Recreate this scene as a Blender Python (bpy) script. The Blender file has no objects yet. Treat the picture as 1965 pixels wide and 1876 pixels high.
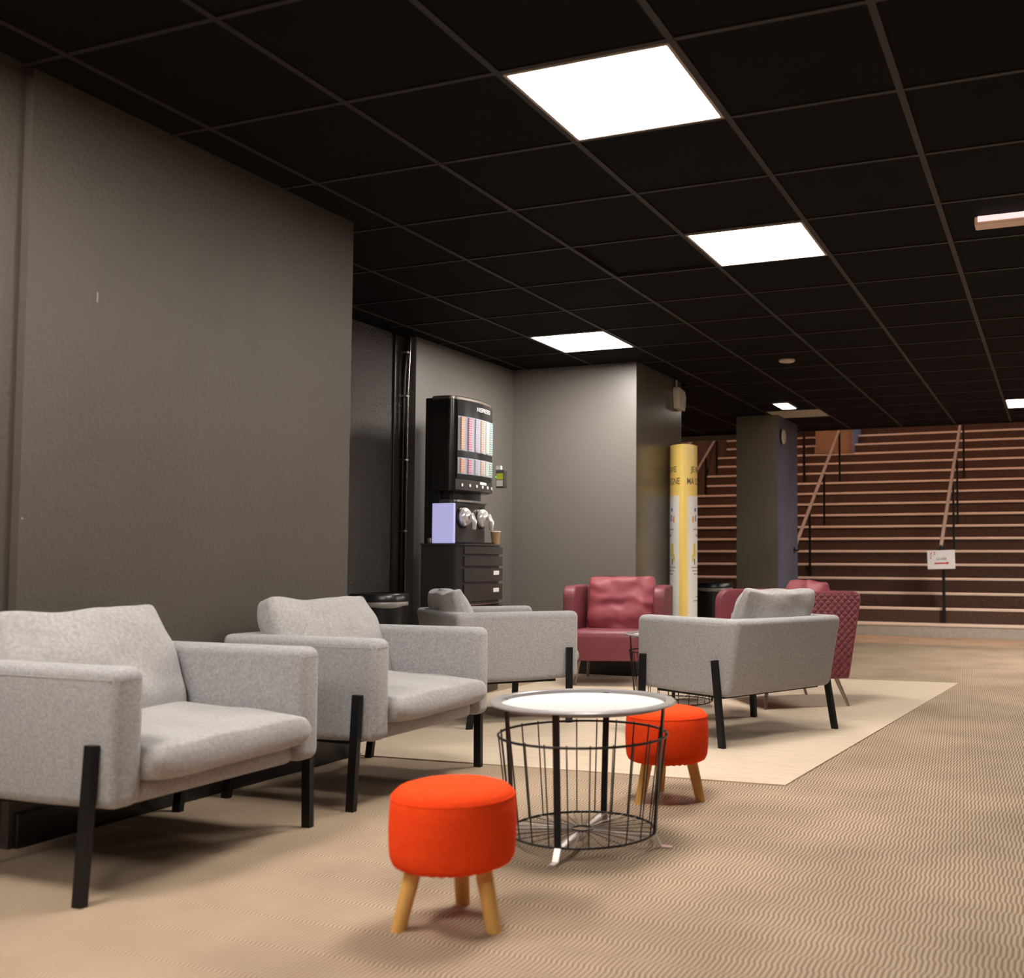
import bpy, bmesh, math, random
from mathutils import Vector, Matrix, noise
PI = math.pi
S = bpy.context.scene
COL = S.collection

# ------------------------------------------------------------------ camera, world, exposure
CAM_H = 0.905
FPX, PX, PY = 2007.68, 1229.04, 971.0
W_, H_ = 1965.0, 1876.0
pitch, roll, yaw = 0.05211509, -0.00334507, 0.37910625
Rm = Matrix.Rotation(yaw, 3, 'Z') @ Matrix.Rotation(pitch, 3, 'X') @ Matrix.Rotation(roll, 3, 'Y')
rt, fw, up = Rm.col[0], Rm.col[1], Rm.col[2]
cd = bpy.data.cameras.new('camera')
cam = bpy.data.objects.new('camera', cd)
COL.objects.link(cam)
cam.matrix_world = Matrix(((rt.x, up.x, -fw.x, 0), (rt.y, up.y, -fw.y, 0), (rt.z, up.z, -fw.z, CAM_H), (0, 0, 0, 1)))
cd.sensor_fit = 'HORIZONTAL'
cd.sensor_width = 36.0
cd.lens = FPX / W_ * 36.0
cd.shift_x = (W_ / 2 - PX) / W_
cd.shift_y = (PY - H_ / 2) / W_
cd.clip_start, cd.clip_end = 0.05, 100
cd.dof.use_dof = True
cd.dof.focus_distance = 5.6
cd.dof.aperture_fstop = 3.0
S.camera = cam

wd = bpy.data.worlds.new('world')
S.world = wd
wd.use_nodes = True
wd.node_tree.nodes['Background'].inputs[0].default_value = (0.9, 0.85, 0.8, 1)
wd.node_tree.nodes['Background'].inputs[1].default_value = 0.0

S.view_settings.view_transform = 'Standard'
S.view_settings.look = 'None'
S.view_settings.gamma = 1
S.view_settings.use_curve_mapping = False
S.view_settings.exposure = 0.0
PANEL_STRENGTH = 54.0
PANEL_COLOR = (1.0, 0.93, 0.855)
UPPER_STRENGTH = 80.0

# ------------------------------------------------------------------ materials
MATS = {}


def mat(name, color, rough=0.6, metal=0.0, spec=0.5, var=0.0, vscale=8.0, color2=None, bump=0.0, bscale=60.0, bdist=0.01,
        emit=None, estr=0.0, sheen=0.0, coat=0.0, bdetail=3.0, rvar=0.0):
    if name in MATS:
        return MATS[name]
    m = bpy.data.materials.new(name)
    m.use_nodes = True
    nt = m.node_tree
    b = nt.nodes['Principled BSDF']
    b.inputs['Base Color'].default_value = (*color, 1)
    b.inputs['Roughness'].default_value = rough
    b.inputs['Metallic'].default_value = metal
    b.inputs['Specular IOR Level'].default_value = spec
    b.inputs['Sheen Weight'].default_value = sheen
    b.inputs['Coat Weight'].default_value = coat
    tc = nt.nodes.new('ShaderNodeTexCoord')
    if var > 0 or color2:
        n = nt.nodes.new('ShaderNodeTexNoise')
        n.inputs['Scale'].default_value = vscale
        n.inputs['Detail'].default_value = 5
        n.inputs['Roughness'].default_value = 0.65
        nt.links.new(tc.outputs['Object'], n.inputs['Vector'])
        r = nt.nodes.new('ShaderNodeValToRGB')
        r.color_ramp.elements[0].position = 0.32
        r.color_ramp.elements[1].position = 0.68
        c2 = color2 or tuple(c * (1 - var) for c in color)
        r.color_ramp.elements[0].color = (*c2, 1)
        r.color_ramp.elements[1].color = (*tuple(min(1, c * (1 + var * 0.5)) for c in color), 1)
        nt.links.new(n.outputs['Fac'], r.inputs['Fac'])
        nt.links.new(r.outputs['Color'], b.inputs['Base Color'])
    if bump > 0:
        n2 = nt.nodes.new('ShaderNodeTexNoise')
        n2.inputs['Scale'].default_value = bscale
        n2.inputs['Detail'].default_value = bdetail
        nt.links.new(tc.outputs['Object'], n2.inputs['Vector'])
        bp = nt.nodes.new('ShaderNodeBump')
        bp.inputs['Strength'].default_value = bump
        bp.inputs['Distance'].default_value = bdist
        nt.links.new(n2.outputs['Fac'], bp.inputs['Height'])
        nt.links.new(bp.outputs['Normal'], b.inputs['Normal'])
    if emit:
        b.inputs['Emission Color'].default_value = (*emit, 1)
        b.inputs['Emission Strength'].default_value = estr
    MATS[name] = m
    return m


def math_node(nt, op, a, b=None, clamp=False):
    n = nt.nodes.new('ShaderNodeMath')
    n.operation = op
    n.use_clamp = clamp
    for k, v in enumerate((a, b)):
        if v is None:
            continue
        if isinstance(v, (int, float)):
            n.inputs[k].default_value = v
        else:
            nt.links.new(v, n.inputs[k])
    return n.outputs[0]


def carpet_mat():
    m = bpy.data.materials.new('patterned_carpet')
    m.use_nodes = True
    nt = m.node_tree
    b = nt.nodes['Principled BSDF']
    b.inputs['Roughness'].default_value = 0.95
    b.inputs['Specular IOR Level'].default_value = 0.15
    tc = nt.nodes.new('ShaderNodeTexCoord')
    sx = nt.nodes.new('ShaderNodeSeparateXYZ')
    nt.links.new(tc.outputs['Object'], sx.inputs[0])
    X, Y = sx.outputs[0], sx.outputs[1]
    tri = math_node(nt, 'PINGPONG', math_node(nt, 'DIVIDE', Y, 0.082), 1.0)
    jog = nt.nodes.new('ShaderNodeMapRange')
    jog.interpolation_type = 'SMOOTHSTEP'
    jog.inputs['From Min'].default_value = 0.36
    jog.inputs['From Max'].default_value = 0.64
    jog.inputs['To Max'].default_value = 0.5
    nt.links.new(tri, jog.inputs['Value'])
    ph = math_node(nt, 'ADD', math_node(nt, 'DIVIDE', X, 0.0134), jog.outputs[0])
    s = math_node(nt, 'SINE', math_node(nt, 'MULTIPLY', ph, 2 * PI))
    mr = nt.nodes.new('ShaderNodeMapRange')
    mr.interpolation_type = 'SMOOTHSTEP'
    mr.inputs['From Min'].default_value = -0.75
    mr.inputs['From Max'].default_value = 0.25
    nt.links.new(s, mr.inputs['Value'])
    mix = nt.nodes.new('ShaderNodeMix')
    mix.data_type = 'RGBA'
    mix.inputs['A'].default_value = (0.200, 0.146, 0.105, 1)
    mix.inputs['B'].default_value = (0.472, 0.354, 0.246, 1)
    nt.links.new(mr.outputs[0], mix.inputs['Factor'])
    n = nt.nodes.new('ShaderNodeTexNoise')
    n.inputs['Scale'].default_value = 2.2
    n.inputs['Detail'].default_value = 6
    nt.links.new(tc.outputs['Object'], n.inputs['Vector'])
    rr = nt.nodes.new('ShaderNodeValToRGB')
    rr.color_ramp.elements[0].position = 0.28
    rr.color_ramp.elements[0].color = (0.80, 0.80, 0.80, 1)
    rr.color_ramp.elements[1].position = 0.62
    rr.color_ramp.elements[1].color = (1.04, 1.04, 1.04, 1)
    nt.links.new(n.outputs['Fac'], rr.inputs['Fac'])
    mul = nt.nodes.new('ShaderNodeMix')
    mul.data_type = 'RGBA'
    mul.blend_type = 'MULTIPLY'
    mul.inputs['Factor'].default_value = 1.0
    nt.links.new(mix.outputs['Result'], mul.inputs['A'])
    nt.links.new(rr.outputs['Color'], mul.inputs['B'])
    nt.links.new(mul.outputs['Result'], b.inputs['Base Color'])
    bp = nt.nodes.new('ShaderNodeBump')
    bp.inputs['Strength'].default_value = 0.35
    bp.inputs['Distance'].default_value = 0.003
    nt.links.new(mr.outputs[0], bp.inputs['Height'])
    nt.links.new(bp.outputs['Normal'], b.inputs['Normal'])
    return m


def rug_mat():
    m = bpy.data.materials.new('pale_rug_weave')
    m.use_nodes = True
    nt = m.node_tree
    b = nt.nodes['Principled BSDF']
    b.inputs['Roughness'].default_value = 0.95
    b.inputs['Specular IOR Level'].default_value = 0.1
    tc = nt.nodes.new('ShaderNodeTexCoord')
    mp = nt.nodes.new('ShaderNodeMapping')
    mp.inputs['Scale'].default_value = (6, 60, 1)
    nt.links.new(tc.outputs['Object'], mp.inputs['Vector'])
    n = nt.nodes.new('ShaderNodeTexNoise')
    n.inputs['Scale'].default_value = 1.0
    n.inputs['Detail'].default_value = 5
    nt.links.new(mp.outputs[0], n.inputs['Vector'])
    r = nt.nodes.new('ShaderNodeValToRGB')
    r.color_ramp.elements[0].position = 0.3
    r.color_ramp.elements[0].color = (0.54, 0.435, 0.325, 1)
    r.color_ramp.elements[1].position = 0.65
    r.color_ramp.elements[1].color = (0.62, 0.51, 0.385, 1)
    nt.links.new(n.outputs['Fac'], r.inputs['Fac'])
    nt.links.new(r.outputs['Color'], b.inputs['Base Color'])
    return m


def quilt_mat():
    # maroon upholstery with a stitched diamond relief
    m = mat('maroon_quilted', (0.20, 0.042, 0.055), rough=0.5, spec=0.4)
    nt = m.node_tree
    b = nt.nodes['Principled BSDF']
    tc = nt.nodes.new('ShaderNodeTexCoord')
    sx = nt.nodes.new('ShaderNodeSeparateXYZ')
    nt.links.new(tc.outputs['Object'], sx.inputs[0])
    X, Z = sx.outputs[0], sx.outputs[2]
    a = math_node(nt, 'DIVIDE', math_node(nt, 'ADD', X, Z), 0.046)
    c = math_node(nt, 'DIVIDE', math_node(nt, 'SUBTRACT', X, Z), 0.046)
    pa = math_node(nt, 'ABSOLUTE', math_node(nt, 'SINE', math_node(nt, 'MULTIPLY', a, PI)))
    pc = math_node(nt, 'ABSOLUTE', math_node(nt, 'SINE', math_node(nt, 'MULTIPLY', c, PI)))
    h = math_node(nt, 'POWER', math_node(nt, 'MULTIPLY', pa, pc), 0.5)
    bp = nt.nodes.new('ShaderNodeBump')
    bp.inputs['Strength'].default_value = 0.7
    bp.inputs['Distance'].default_value = 0.012
    nt.links.new(h, bp.inputs['Height'])
    nt.links.new(bp.outputs['Normal'], b.inputs['Normal'])
    return m


M_floor = carpet_mat()
M_rug = rug_mat()
M_quilt = quilt_mat()
M_wall = mat('charcoal_wall_paint', (0.082, 0.068, 0.056), rough=0.5, spec=0.4, var=0.10, vscale=1.5, bump=0.5, bscale=70, bdist=0.0045, bdetail=9)
M_wallrough = mat('rough_black_render', (0.085, 0.075, 0.066), rough=0.33, spec=0.9, bump=1.0, bscale=70, bdist=0.02, bdetail=5)
M_panel = mat('smooth_charcoal_panel', (0.165, 0.150, 0.136), rough=0.40, spec=1.0, bump=0.05, bscale=4)
M_column = mat('charcoal_column_paint', (0.115, 0.10, 0.082), rough=0.26, spec=0.5, var=0.15, vscale=3)
M_dark = mat('dark_wall_paint', (0.03, 0.027, 0.025), rough=0.6)
M_tile = mat('black_ceiling_tile', (0.0075, 0.0073, 0.0078), rough=0.8, spec=0.08, var=0.15, vscale=3, bump=0.12, bscale=150)
M_bar = mat('brown_black_grid_bar', (0.026, 0.0205, 0.0185), rough=0.5, spec=0.3)
M_whitetile = mat('white_access_tile', (0.55, 0.50, 0.43), rough=0.7)
M_panelframe = mat('light_panel_frame', (0.42, 0.36, 0.32), rough=0.5)
M_light = mat('light_diffuser', (0.9, 0.9, 0.9), rough=0.5, emit=PANEL_COLOR, estr=PANEL_STRENGTH)
M_lightsmall = mat('spot_diffuser', (0.9, 0.9, 0.9), rough=0.5, emit=(1.0, 0.86, 0.74), estr=9.0)
M_uplight = mat('warm_stair_light', (0.9, 0.9, 0.9), rough=0.5, emit=(1.0, 0.60, 0.43), estr=UPPER_STRENGTH)
M_base = mat('black_skirting', (0.012, 0.012, 0.012), rough=0.3, spec=0.6)
M_grey = mat('heather_grey_fabric', (0.40, 0.383, 0.378), rough=0.92, spec=0.15, color2=(0.245, 0.243, 0.252), vscale=120, bump=0.35, bscale=260, bdist=0.004, sheen=0.25)
M_greytop = mat('heather_grey_cushion_fabric', (0.415, 0.395, 0.382), rough=0.92, spec=0.15, color2=(0.285, 0.278, 0.278), vscale=90, bump=0.25, bscale=240, bdist=0.004, sheen=0.25)
M_under = mat('black_dust_cover', (0.01, 0.01, 0.01), rough=0.9)
M_blackmetal = mat('black_powder_coat', (0.007, 0.007, 0.008), rough=0.42, spec=0.3)
M_maroon = mat('maroon_leatherette', (0.225, 0.050, 0.064), rough=0.46, spec=0.45, var=0.1, vscale=6, bump=0.08, bscale=300)
M_marcush = mat('maroon_cushion', (0.30, 0.060, 0.076), rough=0.5, spec=0.4, bump=0.08, bscale=200)
M_chrome = mat('brushed_steel', (0.62, 0.58, 0.54), rough=0.28, metal=1.0)
M_steelleg = mat('steel_leg', (0.42, 0.36, 0.31), rough=0.35, metal=1.0)
M_tray = mat('pale_tray_enamel', (0.60, 0.575, 0.57), rough=0.3, spec=0.7)
M_trayrim = mat('grey_tray_rim', (0.28, 0.262, 0.262), rough=0.25, spec=0.7)
M_wire = mat('black_wire', (0.025, 0.022, 0.022), rough=0.35, spec=0.6, metal=0.3)
M_spoke = mat('bare_metal_spoke', (0.72, 0.69, 0.66), rough=0.3, metal=0.9)
M_orange = mat('orange_red_fabric', (0.92, 0.075, 0.012), rough=0.9, spec=0.08, color2=(0.84, 0.055, 0.010), vscale=70, bump=0.3, bscale=220, bdist=0.004, sheen=0.0)
M_wood = mat('pale_pine', (0.74, 0.42, 0.12), rough=0.5, color2=(0.62, 0.32, 0.08), vscale=14)
M_stepcarpet = mat('brown_stair_carpet', (0.135, 0.078, 0.054), rough=0.95, spec=0.1, color2=(0.072, 0.039, 0.028), vscale=60, bump=0.3, bscale=180)
M_nosing = mat('pale_metal_nosing', (0.82, 0.66, 0.54), rough=0.4)
M_stone = mat('pale_stone_plinth', (0.50, 0.45, 0.38), rough=0.6, color2=(0.40, 0.36, 0.31), vscale=20)
M_railmetal = mat('satin_handrail', (0.80, 0.68, 0.62), rough=0.25, metal=0.6)
M_pinkwall = mat('dusty_pink_wall', (0.22, 0.115, 0.095), rough=0.7)
M_pillar = mat('olive_grey_pillar_paint', (0.185, 0.160, 0.122), rough=0.4, var=0.12, vscale=2)
M_blue = mat('slate_blue_light_tint', (0.115, 0.120, 0.175), rough=0.5, var=0.2, vscale=3)  # blue light falling on the pillar's side, painted as its colour
M_bluelight = mat('pale_blue_light_tint', (0.36, 0.55, 1.0), rough=0.5)  # bluish light on the stair pillar's side, put into its base colour
M_brownwood = mat('brown_cladding', (0.34, 0.19, 0.11), rough=0.5, var=0.12, vscale=3)
M_darkwood = mat('dark_wood_post', (0.115, 0.066, 0.042), rough=0.5, var=0.2, vscale=5)
M_yellow = mat('yellow_card', (1.0, 0.72, 0.20), rough=0.28, spec=0.5)
M_white = mat('white_card', (0.90, 0.88, 0.84), rough=0.35)
M_print = mat('brown_print', (0.16, 0.10, 0.03), rough=0.5)
M_greyprint = mat('grey_print', (0.34, 0.31, 0.29), rough=0.6)
M_inkdark = mat('dark_ink', (0.05, 0.045, 0.045), rough=0.6)
M_red = mat('red_ink', (0.62, 0.035, 0.03), rough=0.5)
M_rose = mat('rose_ink', (0.55, 0.06, 0.11), rough=0.5)
M_inkblue = mat('blue_ink', (0.16, 0.18, 0.52), rough=0.5)
M_inkorange = mat('orange_ink', (0.80, 0.40, 0.10), rough=0.5)
M_inkyellow = mat('yellow_ink', (0.85, 0.62, 0.06), rough=0.5)
M_paper = mat('white_paper', (0.84, 0.82, 0.80), rough=0.6)
M_machine = mat('black_machine_plastic', (0.012, 0.011, 0.011), rough=0.22, spec=0.6)
M_machine2 = mat('dark_bronze_panel', (0.045, 0.040, 0.036), rough=0.3, spec=0.6)
M_cab = mat('dark_cabinet_laminate', (0.040, 0.036, 0.033), rough=0.33, spec=0.55)
M_screen = mat('glowing_blue_panel', (0.3, 0.3, 0.5), rough=0.3, emit=(0.56, 0.55, 0.95), estr=0.62)
M_white_plastic = mat('glossy_white_chrome', (0.82, 0.80, 0.78), rough=0.18, metal=0.5)
M_cream = mat('cream_plastic', (0.60, 0.53, 0.42), rough=0.45)
M_binblack = mat('black_bin_plastic', (0.013, 0.013, 0.013), rough=0.3, spec=0.6)
M_liner = mat('clear_bag_liner', (0.30, 0.275, 0.255), rough=0.22, spec=0.6, bump=0.4, bscale=40)
M_cup = mat('brown_paper_cup', (0.40, 0.24, 0.12), rough=0.5)
M_cupwhite = mat('white_cup_rim', (0.85, 0.8, 0.75), rough=0.4)
M_copper = mat('small_metal_cup', (0.45, 0.40, 0.38), rough=0.25, metal=0.9)
M_logo = mat('white_lettering', (0.85, 0.83, 0.80), rough=0.4)
M_terminal = mat('yellow_green_sticker', (0.62, 0.66, 0.03), rough=0.5)
M_green = mat('green_indicator', (0.02, 0.3, 0.06), rough=0.4, emit=(0.05, 1.0, 0.2), estr=2.0)
M_window = mat('backlit_display_back', (0.35, 0.36, 0.4), rough=0.3, emit=(0.75, 0.80, 1.0), estr=0.10)


def stripe_mat(name, c):
    m = bpy.data.materials.new(name)
    m.use_nodes = True
    nt = m.node_tree
    b = nt.nodes['Principled BSDF']
    b.inputs['Roughness'].default_value = 0.2
    tc = nt.nodes.new('ShaderNodeTexCoord')
    sx = nt.nodes.new('ShaderNodeSeparateXYZ')
    nt.links.new(tc.outputs['Object'], sx.inputs[0])
    f = math_node(nt, 'FRACT', math_node(nt, 'DIVIDE', sx.outputs[2], 0.016))
    g = math_node(nt, 'GREATER_THAN', f, 0.45)
    mix = nt.nodes.new('ShaderNodeMix')
    mix.data_type = 'RGBA'
    mix.inputs['A'].default_value = (*c, 1)
    mix.inputs['B'].default_value = (0.45, 0.43, 0.44, 1)
    nt.links.new(g, mix.inputs['Factor'])
    nt.links.new(mix.outputs['Result'], b.inputs['Base Color'])
    nt.links.new(mix.outputs['Result'], b.inputs['Emission Color'])
    b.inputs['Emission Strength'].default_value = 0.12
    return m


# ------------------------------------------------------------------ mesh helpers
def obj(name, bm, m, parent=None, smooth=None, loc=None, rot=None):
    if isinstance(bm, bpy.types.Mesh):
        me = bm
    else:
        me = bpy.data.meshes.new(name)
        bmesh.ops.recalc_face_normals(bm, faces=bm.faces)
        bm.to_mesh(me)
        bm.free()
        if m:
            me.materials.append(m)
        if smooth is not None:
            for p in me.polygons:
                p.use_smooth = True
            if smooth < 179:
                me.set_sharp_from_angle(angle=math.radians(smooth))
    o = bpy.data.objects.new(name, me)
    COL.objects.link(o)
    if parent:
        o.parent = parent
    if loc:
        o.location = loc
    if rot:
        o.rotation_euler = rot
    return o


def thing(name, label, cat, loc=(0, 0, 0), rz=0.0, group=None):
    o = bpy.data.objects.new(name, None)
    o.empty_display_size = 0.1
    COL.objects.link(o)
    o.location = loc
    o.rotation_euler = (0, 0, rz)
    return tag(o, label, cat, group)


def tag(o, label, cat, group=None):
    o['label'] = label
    o['category'] = cat
    if group:
        o['group'] = group
    return o


def struct(o, label=None):
    o['kind'] = 'structure'
    if label:
        o['label'] = label
    return o


def bx(bm, x0, x1, y0, y1, z0, z1):
    v = [bm.verts.new(p) for p in ((x0, y0, z0), (x1, y0, z0), (x1, y1, z0), (x0, y1, z0), (x0, y0, z1), (x1, y0, z1), (x1, y1, z1), (x0, y1, z1))]
    for f in ((0, 3, 2, 1), (4, 5, 6, 7), (0, 1, 5, 4), (1, 2, 6, 5), (2, 3, 7, 6), (3, 0, 4, 7)):
        bm.faces.new([v[i] for i in f])
    return v


def box(x0, x1, y0, y1, z0, z1, bev=0.0, seg=2):
    bm = bmesh.new()
    bx(bm, x0, x1, y0, y1, z0, z1)
    if bev > 0:
        bmesh.ops.bevel(bm, geom=bm.edges[:], offset=bev, segments=seg, profile=0.5, affect='EDGES')
    return bm


def prism(pts, axis, a0, a1, bev=0.0, seg=3, bm=None):
    """pts 2-D; axis 'Z': (x,y) extruded in z; 'Y': (x,z) extruded in y; 'X': (y,z) extruded in x"""
    new = bm is None
    bm = bm or bmesh.new()

    def P(p, a):
        return {'Z': (p[0], p[1], a), 'Y': (p[0], a, p[1]), 'X': (a, p[0], p[1])}[axis]
    A = [bm.verts.new(P(p, a0)) for p in pts]
    B = [bm.verts.new(P(p, a1)) for p in pts]
    n = len(pts)
    bm.faces.new(A)
    bm.faces.new(B[::-1])
    for i in range(n):
        bm.faces.new((A[i], A[(i + 1) % n], B[(i + 1) % n], B[i]))
    bmesh.ops.recalc_face_normals(bm, faces=bm.faces)
    if bev > 0 and new:
        bmesh.ops.bevel(bm, geom=bm.edges[:], offset=bev, segments=seg, profile=0.5, affect='EDGES')
    return bm


def tube(bm, pts, r, n=6, closed=False, r2=None):
    pts = [Vector(p) for p in pts]
    m = len(pts)
    rings = []
    for i, p in enumerate(pts):
        if closed:
            t = pts[(i + 1) % m] - pts[i - 1]
        else:
            t = pts[min(i + 1, m - 1)] - pts[max(i - 1, 0)]
        t.normalize()
        ref = Vector((0, 0, 1)) if abs(t.z) < 0.9 else Vector((1, 0, 0))
        a = t.cross(ref).normalized()
        b = t.cross(a)
        rr = r if r2 is None else r + (r2 - r) * i / (m - 1)
        rings.append([bm.verts.new(p + rr * (a * math.cos(2 * PI * k / n) + b * math.sin(2 * PI * k / n))) for k in range(n)])
    for i in range(m if closed else m - 1):
        A, B = rings[i], rings[(i + 1) % m]
        for k in range(n):
            bm.faces.new((A[k], A[(k + 1) % n], B[(k + 1) % n], B[k]))
    if not closed:
        bm.faces.new(rings[0])
        bm.faces.new(rings[-1][::-1])
    return bm


def ring(bm, cx, cy, z, R, r, n=48, k=6):
    return tube(bm, [(cx + R * math.cos(2 * PI * i / n), cy + R * math.sin(2 * PI * i / n), z) for i in range(n)], r, k, True)


def lathe(bm, prof, n=48, cx=0, cy=0):
    rings = []
    for r, z in prof:
        if r < 1e-6:
            rings.append([bm.verts.new((cx, cy, z))])
        else:
            rings.append([bm.verts.new((cx + r * math.cos(2 * PI * i / n), cy + r * math.sin(2 * PI * i / n), z)) for i in range(n)])
    for A, B in zip(rings, rings[1:]):
        for i in range(n):
            j = (i + 1) % n
            if len(A) == 1 and len(B) == 1:
                continue
            if len(A) == 1:
                bm.faces.new((A[0], B[j], B[i]))
            elif len(B) == 1:
                bm.faces.new((A[i], A[j], B[0]))
            else:
                bm.faces.new((A[i], A[j], B[j], B[i]))
    return bm


def flatbar(bm, p0, p1, w, t, wdir):
    """bar of width w (along wdir) and thickness t from p0 to p1"""
    p0, p1 = Vector(p0), Vector(p1)
    d = (p1 - p0).normalized()
    a = Vector(wdir)
    a = (a - d * a.dot(d)).normalized()
    b = d.cross(a)
    A = [bm.verts.new(p0 + a * sx * w / 2 + b * sy * t / 2) for sx, sy in ((-1, -1), (1, -1), (1, 1), (-1, 1))]
    B = [bm.verts.new(p1 + a * sx * w / 2 + b * sy * t / 2) for sx, sy in ((-1, -1), (1, -1), (1, 1), (-1, 1))]
    bm.faces.new(A)
    bm.faces.new(B[::-1])
    for i in range(4):
        bm.faces.new((A[i], A[(i + 1) % 4], B[(i + 1) % 4], B[i]))
    return bm


def floor_cut(bm):
    for v in bm.verts:
        if v.co.z < 0.012:
            v.co.z = 0.0
    return bm


def smoothstep(a, b, x):
    t = max(0, min(1, (x - a) / (b - a)))
    return t * t * (3 - 2 * t)


def cushion(T, Wd, Hh, seed=0, cuts=13, puff=0.55, lump=0.012, wr=0.0, sag=0.0, pexp=3.0, corner=0.05):
    """soft cushion: thickness T along x, width Wd along y, height Hh along z, centred"""
    bm = bmesh.new()
    bmesh.ops.create_cube(bm, size=2.0)
    bmesh.ops.subdivide_edges(bm, edges=bm.edges[:], cuts=cuts, use_grid_fill=True)
    sv = Vector((seed * 7.3, seed * 3.1, seed * 5.7))
    for v in bm.verts:
        w, u, h = v.co
        e = max(abs(u), abs(h))
        # thickness falls off to the seams
        k = (1 - puff * abs(u) ** pexp) * (1 - puff * abs(h) ** pexp)
        x = T / 2 * w * k
        # round in the side walls
        if abs(w) > 0.999:
            inset = 1.0
        else:
            inset = 1.0
        bulge = 1 + 0.05 * (1 - w * w)
        y = Wd / 2 * u * bulge * (1 - corner * h * h)
        z = Hh / 2 * h * bulge * (1 - corner * u * u)
        z -= sag * (1 - u * u) * smoothstep(0.2, 1, h)
        p = Vector((x, y, z))
        n1 = noise.noise(p * 6 + sv)
        n2 = noise.noise(p * 15 + sv)
        x += (lump * n1 + lump * 0.4 * n2) * (1 if w >= 0 else -1)
        y += lump * 0.7 * noise.noise(p * 7 - sv)
        z += lump * 0.7 * noise.noise(p * 7 + sv * 2)
        if wr > 0:
            ph = h * 8.5 + 3.2 * noise.noise(Vector((u * 1.8, h * 1.4, seed))) + 1.6 * u * u
            x += wr * math.sin(ph) * (1 if w >= 0 else -1) * (1 - 0.4 * abs(u)) * smoothstep(0.95, 0.55, h)
        v.co = (x, y, z)
    return bm


def subsurf(o, lv=1):
    md = o.modifiers.new('subdivision', 'SUBSURF')
    md.levels = lv
    md.render_levels = lv
    return o


def text_mesh(body, width=None, height=None, extrude=0.0, bold=0.0):
    cu = bpy.data.curves.new('lettering', 'FONT')
    cu.body = body
    cu.align_x = 'CENTER'
    cu.align_y = 'CENTER'
    cu.extrude = extrude
    cu.offset = bold
    cu.resolution_u = 3
    o = bpy.data.objects.new('lettering', cu)
    COL.objects.link(o)
    dg = bpy.context.evaluated_depsgraph_get()
    dg.update()
    me = bpy.data.meshes.new_from_object(o.evaluated_get(dg))
    bpy.data.objects.remove(o)
    bpy.data.curves.remove(cu)
    xs = [v.co.x for v in me.vertices]
    ys = [v.co.y for v in me.vertices]
    sx = width / (max(xs) - min(xs)) if width else 1
    sy = height / (max(ys) - min(ys)) if height else sx
    mx, my = (max(xs) + min(xs)) / 2, (max(ys) + min(ys)) / 2
    for v in me.vertices:
        v.co.x = (v.co.x - mx) * sx
        v.co.y = (v.co.y - my) * sy
    return me


# ------------------------------------------------------------------ the room
CZ = 2.482
GX, GY, G = -1.665, 2.911, 0.6
YEND = 12.43
XR, YB = 4.2, -3.6
XL = -5.56

fl = obj('floor', box(XL - 0.2, XR, YB, 13.2, -0.1, 0.0), M_floor)
struct(fl, 'brown and beige striped carpet floor')

w = obj('wall_left', box(-3.35, -3.05, 2.345, 4.0, 0, CZ + 0.3), M_wall)
struct(w, 'dark charcoal painted wall behind two grey armchairs')
w = obj('wall_left_near', box(-3.4, -3.085, YB, 2.345, 0, CZ + 0.3), M_wall)
struct(w, 'rough dark wall strip')
w = obj('wall_alcove_return', box(-4.5, -3.35, 3.7, 4.0, 0, CZ + 0.3), M_wall)
struct(w)
w = obj('wall_alcove_rough', box(-4.6, -4.30, 4.0, 6.24, 0, CZ + 0.3), M_wallrough)
struct(w, 'rough glossy black wall beside the coffee machine')
w = obj('wall_alcove_panel', box(-4.6, -4.20, 6.24, 7.68, 0, CZ + 0.3), M_panel)
struct(w, 'smooth charcoal wall panel behind the coffee machine')
w = obj('wall_column', box(-4.6, -3.09, 7.66, 8.73, 0, CZ + 0.3), M_panel)
struct(w, 'wide charcoal column at the end of the alcove')
w.data.materials.append(M_column)
for p in w.data.polygons:
    if p.normal.x > 0.9:
        p.material_index = 1
w = obj('wall_stairwell_left', box(XL - 0.3, XL, 8.73, 19.6, 0, 6.6), M_pinkwall)
struct(w)
w = obj('wall_behind_column', box(XL - 0.3, -4.6, 8.5, 8.73, 0, CZ + 0.3), M_dark)
struct(w)
w = obj('wall_right', box(XR, XR + 0.2, YB, 19.6, 0, 6.6), M_wall)
struct(w)
w = obj('wall_behind_camera', box(-3.4, XR, YB - 0.2, YB, 0, CZ + 0.3), M_wall)
struct(w)
w = obj('wall_stair_back', box(XL - 0.3, XR + 0.2, 19.4, 19.6, 0, 6.6), M_dark)
struct(w)
w = obj('wall_upper_fascia', box(XL - 0.3, XR + 0.2, YEND - 0.3, YEND, CZ + 0.2, 6.6), M_dark)
struct(w)
w = obj('ceiling_upper', box(XL - 0.3, XR + 0.2, YEND - 0.3, 19.6, 6.6, 6.7), M_dark)
struct(w)

obj('paint_chip', box(-3.0505, -3.0490, 2.606, 2.611, 1.785, 1.82), mat('pale_scratch', (0.30, 0.28, 0.25), rough=0.7), bpy.data.objects['wall_left'])
obj('paint_chip', box(-3.0505, -3.0490, 2.352, 2.358, 1.03, 1.036), MATS['pale_scratch'], bpy.data.objects['wall_left'])

# skirting
b = obj('baseboard_left', box(-3.05, -3.03, 2.36, 4.01, 0, 0.11, 0.004), M_base)
struct(b)
b = obj('baseboard_alcove', box(-4.19, -3.075, 7.64, 7.66, 0, 0.115, 0.004), M_base)
struct(b)
b = obj('baseboard_column', box(-3.09, -3.07, 7.66, 8.73, 0, 0.115, 0.004), M_base)
struct(b)

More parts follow.
